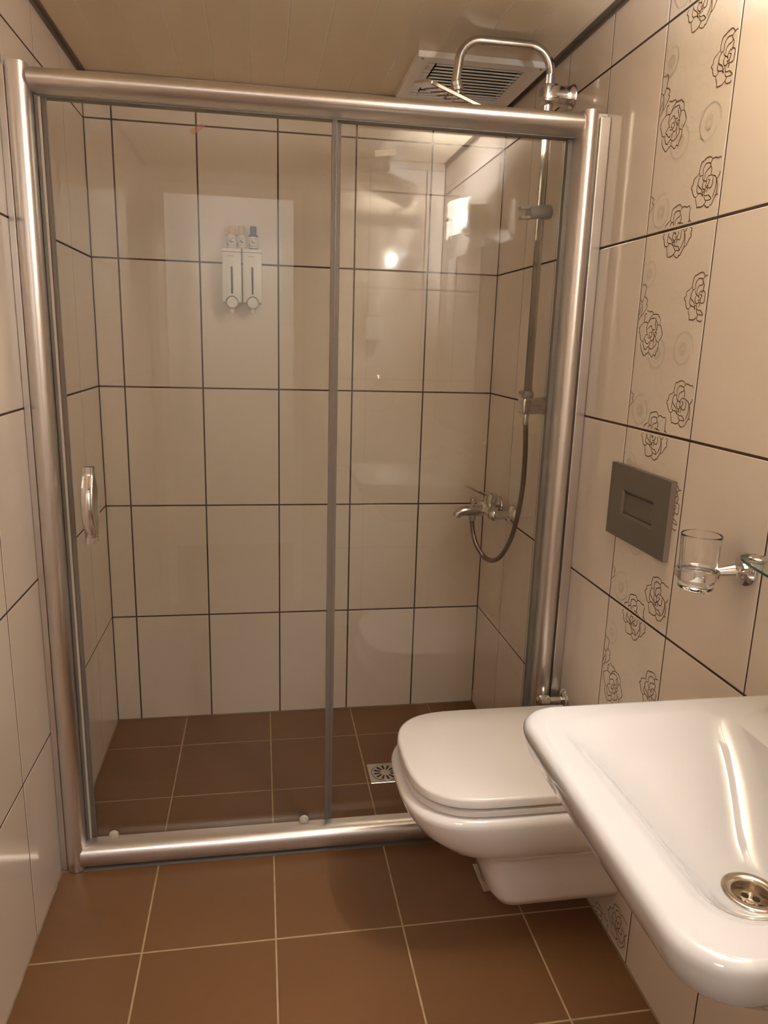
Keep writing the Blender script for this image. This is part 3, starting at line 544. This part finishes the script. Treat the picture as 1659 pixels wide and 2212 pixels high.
lathe(bm, [(.0125, 0), (.0150, .002), (.0150, .012), (.0172, .014), (.0172, .022), (.0110, .025), (.0110, .029), (.0175, .034), (.0200, .040)], jc, d_, 28); link('swivel_joint', bm, M['wornchrome'], sh, True)
bm = bmesh.new(); pc = Vector((1.030, RY, 1.9735)); ux = Vector((.944, 0, -.33)).normalized(); uy = Vector((0, .962, .272)); un = ux.cross(uy).normalized()
if un.z < 0: un = -un
prof = rrect(-.110, .110, -.095, .095, .012, 6)
rg = lambda sc_, h: [pc + ux * (a * sc_) + uy * (b * sc_) + un * h for a, b in prof]
loft(bm, [rg(.985, -.005), rg(1.0, -.0035), rg(1.0, .003), rg(.985, .0045)]); hd = link('shower_head', bm, M['chrome'], sh, True, 30)
bm = bmesh.new()
for i in range(9):
    for j in range(9):
        c0 = pc + ux * (-.08 + .02 * i) + uy * (-.08 + .02 * j) - un * .005; lathe(bm, [(.0022, 0), (.0018, .0018), (0, .002)], c0, -un, 8)
link('nozzles', bm, M['greyplastic'], hd, True)
def bracket(z, col, big):
    bm = bmesh.new()
    lathe(bm, [(.031, .0005), (.031, .005), (.0275, .010), (.0252, .018), (.0240, .028), (.0240, .055)], (W, RY, z), (-1, 0, 0), 36)
    box(bm, RX - .021, RX + .023, RY - .0235, RY + .0235, z - .0235, z + .0235, 0, .008, 3)
    return link('wall_bracket', bm, col, sh, True)
bracket(2.003, M['chrome'], 1); bracket(1.205, M['wornchrome'], 0)
bm = bmesh.new(); lathe(bm, [(.014, 0), (.017, .006), (.017, .012), (.013, .020)], (RX, RY, 1.226), (0, 0, 1), 24); cyl(bm, (RX - .003, RY, 1.243), (RX - .028, RY - .01, 1.241), .008, 16, 0, .005, .001); link('diverter_knob', bm, M['greyplastic'], sh, True)
# sliding hand-shower holder, grey, points away from the wall and slightly down-left
bm = bmesh.new(); a0 = Vector((RX + .030, RY + .004, 1.722)); dd = Vector((-1, -.10, -.10)).normalized()
lathe(bm, [(.012, 0), (.0175, .003), (.019, .008), (.019, .030), (.0165, .034), (.0175, .060), (.0185, .066)], a0, dd, 28)
ct = a0 + dd * .072
n_c = 20; R1, R2 = .0185, .0135
arc = [PI * 2 * k / n_c for k in range(n_c + 1)]
a_, b_ = frame_from(dd)
ring_o = []; 
for k in range(n_c + 1):
    a = math.radians(35) + (2 * PI - math.radians(70)) * k / n_c
    ring_o.append(a)
side = dd; upv = (Vector((0, 0, 1)) - dd * dd.z).normalized(); sv = dd.cross(upv)
for sgn in (-1, 1):
    box_c = a0 + dd * .078 + upv * (sgn * .0125)
    vs = box(bm, -.014, .014, -.012, .012, -.0040, .0040, 0, .002)
    for v in [v for v in bm.verts if v.is_valid][-1:]: pass
    R_ = Matrix((side, sv, upv)).transposed()
    for v in set(w for f in bm.faces for w in f.verts if (w.co.length < .03)): v.co = R_ @ v.co + box_c
link('hand_shower_holder', bm, M['greyplastic'], sh, True)

# ------------------------------------------------------------------ bath mixer tap
tY = -.255
tp_ = thing('mixer_tap', 'chrome wall mixer tap with lever handle and looped brownish hose, right shower wall', 'tap', (W, tY, .85))
bm = bmesh.new()
# cross body along y, spout towards -x
bxc = W - .068; bz = .832
tube(bm, [(bxc, -.330, bz), (bxc, -.300, bz), (bxc, -.270, bz + .004), (bxc, -.240, bz + .004), (bxc, -.205, bz), (bxc, -.182, bz)], lambda i, N: [.016, .019, .023, .023, .019, .016][i], 24)
for y in (-.325, -.185): cyl(bm, (bxc + .004, y, bz), (W - .020, y, bz), .0145, 20, 0, .0125); lathe(bm, [(.010, 0), (.017, .005), (.0185, .012), (.015, .019), (0, .021)], (bxc + .002, y + (.008 if y < -.3 else -.008), bz), (0, -1 if y < -.3 else 1, 0), 20)
link('tap_body', bm, M['wornchrome'], tp_, True, 60)
for y in (-.325, -.185):
    bm = bmesh.new(); lathe(bm, [(.033, .0005), (.033, .003), (.030, .010), (.022, .018), (.014, .022)], (W, y, bz), (-1, 0, 0), 32); link('escutcheon', bm, M['wornchrome'], tp_, True)
bm = bmesh.new(); pts = smooth_path([(bxc, tY, bz + .002), (bxc - .028, tY, bz), (bxc - .060, tY, bz), (bxc - .085, tY, bz - .002), (bxc - .100, tY, bz - .009), (bxc - .106, tY, bz - .020)], 5)
tube(bm, pts, lambda i, N: .019 - .006 * (i / N) ** 2, 22); link('spout', bm, M['wornchrome'], tp_, True, 60)
bm = bmesh.new(); lathe(bm, [(.0205, 0), (.0205, .020), (.022, .030), (.022, .050), (.018, .054), (0, .055)], (bxc + .006, tY, bz + .006), (.12, 0, 1), 28); link('cartridge', bm, M['wornchrome'], tp_, True)
bm = bmesh.new(); loft(bm, [[Vector(c) + Vector((0, s1 * w_, s2 * h_)) for s1, s2 in ((-1, -1), (1, -1), (1, 1), (-1, 1))] for c, w_, h_ in (((bxc + .004, tY, bz + .050), .011, .0055), ((bxc - .02, tY, bz + .057), .010, .004), ((bxc - .070, tY, bz + .0795), .008, .003), ((bxc - .082, tY, bz + .083), .006, .0022))])
link('lever', bm, M['chrome'], tp_)
bm = bmesh.new(); cyl(bm, (bxc - .052, tY, bz + .010), (bxc - .052, tY, bz + .026), .0055, 16); cyl(bm, (bxc - .052, tY, bz + .026), (bxc - .052, tY, bz + .042), .0095, 20, 0, None, .0015); link('diverter_knob', bm, M['wornchrome'], tp_, True)
# hose from the tap to the lower bracket
hp = smooth_path([(bxc - .050, tY, bz - .014), (bxc - .050, tY, bz - .040), (bxc - .046, tY - .006, bz - .075), (1.228, tY - .03, .715), (1.252, -.315, .682), (1.270, -.375, .700), (1.283, -.432, .765), (1.290, -.468, .850), (1.290, -.500, .960), (1.280, -.528, 1.060), (1.270, -.545, 1.130), (1.2665, RY, 1.180), (1.266, RY, 1.188)], 34)
hs = tp_
bm = bmesh.new(); tube(bm, hp, lambda i, N: .0078 if i % 2 else .0070, 14); link('hose', bm, M['hose'], hs, True, 80)
bm = bmesh.new(); cyl(bm, hp[0] + Vector((0, 0, .002)), hp[0] - Vector((0, 0, .020)), .0115, 20, 0, .0105, .001); link('hose_nut', bm, M['greyplastic'], hs, True)
bm = bmesh.new(); cyl(bm, (1.266, RY, 1.184), (1.266, RY, 1.150), .0095, 20, 0, .0088, .001); link('hose_nut', bm, M['wornchrome'], hs, True)

# ------------------------------------------------------------------ floor drains
def drain(x, y, label, s=.052):
    t = thing('floor_drain', label, 'drain', (x, y, 0)); bm = bmesh.new()
    box(bm, x - s, x + s, y - s, y + s, .0004, .0022, 0, .0008, 1); link('plate', bm, M['steel'], t)
    bm = bmesh.new(); R = s * .82; lathe(bm, [(R + .0012, .0022), (R + .0012, .0026), (0, .0026)], (x, y, 0), (0, 0, 1), 48); link('ring_gap', bm, M['void'], t)
    bm = bmesh.new(); lathe(bm, [(R, .0026), (R - .001, .0034), (0, .0034)], (x, y, 0), (0, 0, 1), 48); cp = link('cover', bm, M['steel'], t)
    bm = bmesh.new()
    for k in range(12):
        a = 2 * PI * k / 12 + .13; ca, sa = math.cos(a), math.sin(a); o = []
        for u, v in ((.38, -.035), (.42, -.05), (.80, -.085), (.86, -.06), (.86, .06), (.80, .085), (.42, .05), (.38, .035)): o.append((x + R * (u * ca - v * sa), y + R * (u * sa + v * ca), .0035))
        prism(bm, o, (0, 0, .0002))
    link('slots', bm, M['void'], cp)
drain(.912, -.447, 'square steel floor drain inside the shower, behind the glass', .054)
drain(1.128, -.952, 'square steel floor drain in the shadow under the toilet')

# ------------------------------------------------------------------ toilet
TY = -1.092; hw = .188
to = thing('toilet', 'white wall-hung toilet with closed lid between the glass screen and basin', 'toilet', (W, TY, .06))
def dshape(x0, x1, w, rf, n=12, sq=3.0):
    """outline: straight sides at x1 (wall), rounded front at x0"""
    pts = []; L = rf
    pts.append((x1, TY - w)); 
    for k in range(2 * n + 1):
        a = -PI / 2 - PI * k / (2 * n); ca, sa = math.cos(a), math.sin(a)
        pts.append((x0 + L + L * math.copysign(abs(ca) ** (2 / sq), ca), TY + w * math.copysign(abs(sa) ** (2 / sq), sa)))
    pts.append((x1, TY + w)); return pts
def rings(spec, **k): return [[(x, y, z) for x, y in dshape(x0, x1, w, rf)] for x0, x1, w, rf, z in spec]
bm = bmesh.new()
xw = W - .001
loft(bm, rings([(1.052, xw, .090, .05, .120), (1.040, xw, .100, .055, .125), (1.028, xw, .107, .06, .145), (1.012, xw, .112, .07, .200), (.998, xw, .117, .09, .250), (.980, xw, .126, .11, .272), (.940, xw, .148, .15, .284), (.885, xw, .170, .18, .308), (.848, xw, .183, .20, .340), (.828, xw, .190, .20, .370), (.817, xw, .194, .20, .396), (.816, xw, .194, .20, .405), (.820, xw, .191, .20, .413), (.830, xw, .184, .19, .4165)]))
for v in bm.verts: pass
bw = link('bowl', bm, M['ceramic'], to, True, 60)
bm = bmesh.new(); bx1 = W - .045
loft(bm, rings([(.836, bx1, .182, .19, .4225), (.832, bx1, .186, .19, .4240), (.832, bx1, .186, .19, .4350), (.835, bx1, .183, .19, .4366), (.846, bx1, .173, .18, .4372)])); link('seat', bm, M['seat'], to, True, 50)
bm = bmesh.new()
loft(bm, rings([(.846, bx1, .173, .18, .4430), (.832, bx1, .185, .19, .4436), (.829, bx1, .188, .19, .4450), (.829, bx1, .188, .19, .4600), (.8305, bx1, .1865, .19, .4640), (.836, bx1, .182, .19, .4664), (.93, bx1, .11, .12, .4672)])); link('lid', bm, M['seat'], to, True, 50)
for y in (TY - .075, TY + .075):
    bm = bmesh.new(); cyl(bm, (W - .030, y - .02, .437), (W - .030, y + .02, .437), .013, 20, 0, None, .002); box(bm, W - .05, W - .012, y - .012, y + .012, .4170, .436, 0, .002); link('hinge', bm, M['chrome'], to, True)

# ------------------------------------------------------------------ flush plate
fpz0, fpz1, fy0, fy1 = .952, 1.1165, -1.240, -.987; X = W - .0006
fl = thing('flush_plate', 'dark satin steel flush plate with two buttons on the rose-printed tile strip', 'flush plate', (W, (fy0 + fy1) / 2, fpz0))
bm = bmesh.new()
bz0, bz1, by0, by1 = 1.0115, 1.0585, -1.176, -1.052; xf = W - .0125
o = [(fy0, fpz0), (fy1, fpz0), (fy1, fpz1), (fy0, fpz1)]; q = [(by0 - .006, bz0 - .006), (by1 + .006, bz0 - .006), (by1 + .006, bz1 + .006), (by0 - .006, bz1 + .006)]; q2 = [(by0, bz0), (by1, bz0), (by1, bz1), (by0, bz1)]
def vv(l, x): return [bm.verts.new((x, a, b)) for a, b in l]
vb, vo, vq, vr, vd = vv(o, X), vv(o, xf), vv(q, xf), vv(q2, xf + .004), vv(q2, xf + .008)
for A_, B_ in ((vb, vo), (vo, vq), (vq, vr), (vr, vd)):
    for k in range(4): bm.faces.new((A_[k], A_[(k + 1) % 4], B_[(k + 1) % 4], B_[k]))
bm.faces.new(vd); bm.faces.new(vb)
link('plate', bm, M['flush'], fl)
bm = bmesh.new(); box(bm, xf - .0002, X, fy0 - .0005, fy0 + .0004, fpz0, fpz1, 0); link('plate_lit_side', bm, M['litplate'], fl)  # thin cover that paints the plate's side face as lit
ym = -1.125
for a, b in ((by0 + .0012, ym - .0006), (ym + .0006, by1 - .0012)):
    bm = bmesh.new(); box(bm, xf + .0036, xf + .0075, a, b, bz0 + .0014, bz1 - .0014, 0, .0008, 1); link('button', bm, M['flush'], fl)

# ------------------------------------------------------------------ angle valve
av = thing('angle_valve', 'small chrome angle valve on the right wall behind the basin corner', 'valve', (W, -.826, .435))
bm = bmesh.new(); lathe(bm, [(.030, .0005), (.030, .003), (.025, .008), (.012, .011)], (W, -.826, .4345), (-1, 0, 0), 32); link('escutcheon', bm, M['chrome'], av, True)
bm = bmesh.new(); cyl(bm, (W - .008, -.826, .4345), (W - .046, -.826, .4345), .0085, 20); cyl(bm, (W - .034, -.826, .4345), (W - .034, -.826, .405), .0075, 16); link('valve_body', bm, M['chrome'], av, True)
bm = bmesh.new(); lathe(bm, [(.0125, 0), (.0155, .003), (.0155, .030), (.0125, .034), (0, .035)], (W - .044, -.826, .4345), (-1, 0, 0), 8); link('knob', bm, M['chrome'], av)

# ------------------------------------------------------------------ wash basin
ba = thing('wash_basin', 'white rectangular ceramic wash basin mounted on the right wall in the foreground', 'basin', (W, -1.845, .72))
BX0, BX1, BY0, BY1, BZ = .886, W - .0008, -2.080, -1.600, .850
def bring(x0, x1, y0, y1, z, r): return [(x, y, z) for x, y in rrect(x0, x1, y0, y1, r, 10, [r, .012, .012, r])]
def bring2(x0, x1, y0, y1, z, r): return [(x, y, z(x) if callable(z) else z) for x, y in rrect(x0, x1, y0, y1, r, 10)]
bm = bmesh.new()
spec_out = [(1.020, -1.965, -1.730, .665, .05), (.990, -1.990, -1.702, .695, .06), (.962, -2.018, -1.672, .750, .06), (.942, -2.042, -1.642, .790, .05)]
rr_ = []
rr_.append([(x, y, .655) for x, y in rrect(1.06, BX1, -1.93, -1.77, .04, 10, [.04, .012, .012, .04])])
for x0, y0, y1, z, r in spec_out: rr_.append(bring(x0, BX1, y0, y1, z, r))
rr_.append(bring(BX0 + .026, BX1, BY0 + .020, BY1 - .020, .796, .050)); rr_.append(bring(BX0 + .014, BX1, BY0 + .010, BY1 - .010, .799, .054))
rr_.append(bring(BX0 + .010, BX1, BY0 + .006, BY1 - .006, .804, .056)); rr_.append(bring(BX0, BX1, BY0, BY1, .836, .060))
for k in range(1, 6):
    a = PI / 2 * k / 5; e = .013 * (1 - math.cos(a)); rr_.append(bring(BX0 + e, BX1, BY0 + e, BY1 - e, .837 + .013 * math.sin(a), .060 - e * .6))
# inner bowl: shallow slope from the left, steep on the tap side
ix0, ix1, iy0, iy1 = .928, 1.196, -2.036, -1.642
zc = lambda d: None
DX, DY, DZ = 1.084, -1.894, .750
def bowl_ring(f):
    d = math.sin(PI / 2 * f) ** 1.75; z = .850 - .0955 * d; h = d ** 1.7 * .85 + .15 * f; k = .5 * f + .5 * d
    return [(x, y, z) for x, y in rrect(ix0 + (DX - .030 - ix0) * f, ix1 - (ix1 - DX - .030) * h, iy0 + (DY - .030 - iy0) * k, iy1 - (iy1 - DY - .030) * k, .052 * (1 - f) + .0295 * f, 10)]
for f in (0, .03, .06, .10, .15, .21, .28, .36, .45, .55, .65, .75, .85, .93, 1.0): rr_.append(bowl_ring(f))
rr_.append([(x, y, .7525) for x, y in rrect(DX - .0265, DX + .0265, DY - .0265, DY + .0265, .0264, 10)]); rr_.append([(x, y, .735) for x, y in rrect(DX - .0245, DX + .0245, DY - .0245, DY + .0245, .0244, 10)])
loft(bm, rr_, cap1=True)
from mathutils.bvhtree import BVHTree
bvh_ = BVHTree.FromBMesh(bm)
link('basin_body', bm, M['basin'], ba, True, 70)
bm = bmesh.new()
lathe(bm, [(.0335, .7535), (.0330, .7560), (.0300, .7572), (.0225, .7556), (.0212, .7530), (.0208, .7440), (.0202, .7402), (0, .7402)], (DX, DY, 0), (0, 0, 1), 48, cap=False)
wd = link('drain_ring', bm, M['brass'], ba, True, 60)
bm = bmesh.new()
for k in range(6):
    a = 2 * PI * k / 6 + .35; lathe(bm, [(.0042, 0), (.0042, .0004)], (DX + .0125 * math.cos(a), DY + .0125 * math.sin(a), .7403), (0, 0, 1), 16)
link('drain_holes', bm, M['void'], wd)
bm = bmesh.new(); lathe(bm, [(.0058, 0), (.0050, .0020), (.002, .0012), (0, .0012)], (DX, DY, .7403), (0, 0, 1), 20); link('drain_screw', bm, M['brass'], wd, True)
bmw = bmesh.new(); rw = random.Random(3)
for k in range(26):
    x, y = (.965 + .035 * rw.gauss(0, .6), -1.86 + .07 * rw.gauss(0, .6)) if k < 18 else (1.10 + rw.uniform(-.06, .06), -1.74 + rw.uniform(-.05, .05))
    hit_ = bvh_.ray_cast(Vector((x, y, 1.0)), Vector((0, 0, -1)))
    if hit_[0] is None: continue
    r_ = rw.uniform(.0007, .0016); n3 = hit_[1] if hit_[1].z > 0 else -hit_[1]
    lathe(bmw, [(r_, 0), (r_ * .92, r_ * .3), (r_ * .6, r_ * .55), (0, r_ * .65)], hit_[0], n3, 12)
wdp = link('water_droplets', bmw, M['tumbler'], None, True, 80); wdp['kind'] = 'stuff'
tag(wdp, 'tiny clear water droplets scattered over the inside slope of the wash basin', 'water drops')
# faucet on the tap deck (out of frame, seen only in reflections)
fa = thing('basin_faucet', 'chrome single-lever faucet on the tap ledge of the wash basin', 'faucet', (1.265, -1.845, BZ))
bm = bmesh.new(); lathe(bm, [(.025, .0008), (.025, .006), (.022, .010), (.021, .085), (.019, .092), (0, .094)], (1.265, -1.845, BZ), (0, 0, 1), 28); link('faucet_body', bm, M['chrome'], fa, True)
bm = bmesh.new(); tube(bm, smooth_path([(1.262, -1.845, BZ + .055), (1.225, -1.845, BZ + .066), (1.185, -1.845, BZ + .062), (1.165, -1.845, BZ + .046)], 5), lambda i, N: .013 - .003 * i / N, 18); link('spout', bm, M['chrome'], fa, True, 60)
bm = bmesh.new(); tube(bm, [(1.265, -1.845, BZ + .092), (1.255, -1.845, BZ + .104), (1.220, -1.845, BZ + .120), (1.20, -1.845, BZ + .126)], lambda i, N: [.012, .010, .006, .005][i], 16); link('lever', bm, M['chrome'], fa, True, 60)

# ------------------------------------------------------------------ tumbler and holder
CX, CY = 1.249, -1.464
th = thing('tumbler_holder', 'round chrome wall holder ring carrying a clear glass tumbler', 'holder', (W, -1.478, 1.0))
bm = bmesh.new(); lathe(bm, [(.0285, .0005), (.0285, .0045), (.0275, .0060), (.021, .0075), (.014, .0085), (.012, .014)], (W, -1.478, 1.012), (-1, 0, 0), 36); link('wall_mount', bm, M['chrome'], th, True)
bm = bmesh.new(); tube(bm, [(W - .010, -1.478, 1.012), (W - .024, -1.477, 1.011), (CX + .0345, CY - .004, 1.006)], lambda i, N: [.0125, .011, .0075][i], 20); link('arm', bm, M['chrome'], th, True, 60)
bm = bmesh.new(); lathe(bm, [(.0336, -.0075), (.0356, -.0070), (.0360, 0), (.0356, .0070), (.0336, .0075), (.0328, .0070), (.0328, -.0070), (.0336, -.0075)], (CX, CY, 1.004), (0, 0, 1), 48, cap=False); link('ring', bm, M['chrome'], th, True, 60)
bm = bmesh.new()
tz0, tz1 = .9745, 1.0715; po = []; pi_ = []
for k in range(25):
    t = k / 24; z = tz0 + .008 + (tz1 - .001 - tz0 - .008) * t; r_o = .0292 + (.0328 - .0292) * t; po.append((r_o, z)); z2 = tz0 + .016 + (tz1 - .001 - tz0 - .016) * t; pi_.append((r_o - .0017, z2))
prof_ = [(0, tz0), (.010, tz0), (.020, tz0), (.0255, tz0 + .0003), (.0275, tz0 + .0020), (.0287, tz0 + .0045)] + po + [(.0324, tz1 - .0002), (.0320, tz1), (.0316, tz1 - .0002)] + pi_[::-1] + [(.0262, tz0 + .0140), (.0235, tz0 + .0128), (.018, tz0 + .0123), (.009, tz0 + .012), (0, tz0 + .012)]
lathe(bm, prof_, (CX, CY, 0), (0, 0, 1), 56, cap=False)
tag(link('glass_tumbler', bm, M['tumbler'], None, True, 85), 'clear drinking glass standing in the chrome wall ring', 'glass')
# ------------------------------------------------------------------ glass shelf below the mirror
gs = thing('glass_shelf', 'clear glass shelf with green edge, cut off at the right of the picture', 'shelf', (W, -1.8, 1.04))
front = [(W - .016, -1.514), (1.290, -1.518), (1.281, -1.526), (1.270, -1.555), (1.258, -1.630), (1.250, -1.700), (1.247, -1.785)]
sh_o = [(p.x, p.y) for p in smooth_path([(x, y, 0) for x, y in front], 5)]
sh_o = sh_o + [(x, -3.57 - y) for x, y in sh_o[::-1]]
bm = bmesh.new(); prism(bm, [(x, y, 1.0460) for x, y in sh_o], (0, 0, .0045)); pn = link('pane', bm, M['shelfglass'], gs)
bm = bmesh.new()
for (xa, ya), (xb, yb) in zip(sh_o[:-1], sh_o[1:]):
    d = Vector((xb - xa, yb - ya, 0))
    if d.length < 1e-6: continue
    nn = Vector((d.y, -d.x, 0)).normalized() * .0006
    if nn.x > 0: nn = -nn
    q = [Vector((xa, ya, 1.0462)) + nn, Vector((xb, yb, 1.0462)) + nn, Vector((xb, yb, 1.0503)) + nn, Vector((xa, ya, 1.0503)) + nn]
    prism(bm, q, -nn * .5)
link('pane_edge', bm, M['greenedge'], pn)
for y in (-1.545, -2.025):
    bm = bmesh.new(); lathe(bm, [(.017, .0005), (.017, .004), (.010, .008), (.010, .030)], (W, y, 1.0400), (-1, 0, 0), 28)
    lathe(bm, [(.0, 1.0507), (.015, 1.0507), (.015, 1.0530), (.012, 1.0555), (0, 1.0565)], (W - .034, y, 0), (0, 0, 1), 28); lathe(bm, [(.0, 1.0455), (.011, 1.0455), (.011, 1.036), (.006, 1.033), (0, 1.033)], (W - .034, y, 0), (0, 0, 1), 28); link('bracket', bm, M['chrome'], gs, True)
# ------------------------------------------------------------------ things reflected in the glass: mirror, lamp, ring, hair dryer
mi_ = thing('wall_mirror', 'frameless wall mirror on the right wall above the basin, reflected in the glass', 'mirror', (W, -1.9, 1.2))
bm = bmesh.new(); box(bm, W - .006, W - .0006, -2.15, -1.66, 1.19, 1.72, 0, .001, 1); link('mirror_glass', bm, M['mirror'], mi_)
LY, LZ = -1.72, 1.815
lm = thing('wall_lamp', 'lit wall lamp with curved glass front above the mirror, reflected in the glass', 'lamp', (W, LY, LZ))
bm = bmesh.new(); box(bm, W - .022, W - .0006, LY - .10, LY + .10, LZ - .030, LZ + .030, 0, .004); link('back_plate', bm, M['chrome'], lm, True)
bm = bmesh.new()  # baffle cheeks and lips, added to keep lamp light off the right wall and basin
for s in (-1, 1): box(bm, W - (.080 if s > 0 else .030), W - .001, LY + s * .104 - .0015, LY + s * .104 + .0015, LZ - .040, LZ + .040, 0)
for s in (-1, 1): box(bm, W - (.088 if s < 0 else .044), W - .001, LY - .1025, LY + .1025, LZ + s * .036 - .0012, LZ + s * .036 + .0012, 0)
link('light_baffle', bm, M['chrome'], lm)
def lampring(th0, off):
    pts = []; n = 18; hw_ = .128
    for k in range(n + 1):
        t = -1 + 2 * k / n; pts.append((W - .074 - .042 * (1 - t * t) - off, LY + t * hw_))
    return pts
bm = bmesh.new(); A0 = lampring(0, 0); A1 = lampring(0, .005); outl = A0 + A1[::-1]
prism(bm, [(x, y, LZ - .060) for x, y in outl], (0, 0, .120)); link('glass_shade', bm, M['lampglass'], lm, True, 50)
bm = bmesh.new(); lathe(bm, [(.009, 0), (.009, .004), (.006, .008), (0, .009)], (W - .121, LY, LZ), (-1, 0, 0), 20); cyl(bm, (W - .02, LY, LZ), (W - .119, LY, LZ), .004, 12); link('screw', bm, M['wornchrome'], lm, True)
for s in (-1, 1):
    bm = bmesh.new(); lathe(bm, [(0, -.030), (.006, -.030), (.009, -.026), (.009, .026), (.006, .030), (0, .030)], (W - .045, LY + s * .060, LZ + .006), (0, 1, 0), 20); link('tube', bm, M['bulb'], lm, True)
    point_light('lamp_glow', (W - .074, LY + s * .045, LZ + .004), .017, LAMP_POWER, LAMP_COLOR)
tr_ = thing('towel_ring', 'chrome towel ring on the rear wall beside the basin, reflected in the glass', 'towel ring', (1.055, -YREAR, 1.19))
yy = -YREAR
bm = bmesh.new(); lathe(bm, [(.026, .0005), (.026, .005), (.018, .010), (.010, .014), (.010, .040), (0, .042)], (1.055, yy, 1.195), (0, 1, 0), 30); link('wall_mount', bm, M['chrome'], tr_, True)
bm = bmesh.new(); tube(bm, [(1.055 + .070 * math.cos(2 * PI * k / 48), yy + .036, 1.128 + .070 * math.sin(2 * PI * k / 48)) for k in range(48)], .0035, 12, 0, True); link('ring', bm, M['chrome'], tr_, True, 80)
hd_ = thing('hair_dryer', 'white wall-mounted hair dryer with coiled cord on the rear wall, reflected in the glass', 'hair dryer', (1.02, yy, 1.45))
bm = bmesh.new(); box(bm, .985, 1.065, yy + .0008, yy + .060, 1.375, 1.475, 0, .008, 3); link('wall_holder', bm, M['plastic'], hd_, True)
bm = bmesh.new(); lathe(bm, [(.028, 0), (.036, .006), (.036, .012), (.025, .016), (.026, .075), (.020, .085), (0, .086)], (1.025, yy + .034, 1.478), (0, 0, 1), 28); link('nozzle', bm, M['plastic'], hd_, True)
bm = bmesh.new(); tube(bm, smooth_path([(1.04, yy + .03, 1.375), (1.03, yy + .03, 1.31), (.98, yy + .035, 1.255), (.92, yy + .035, 1.245), (.885, yy + .03, 1.30), (.88, yy + .02, 1.42)], 12), .005, 8); link('cord', bm, M['plastic'], hd_, True)
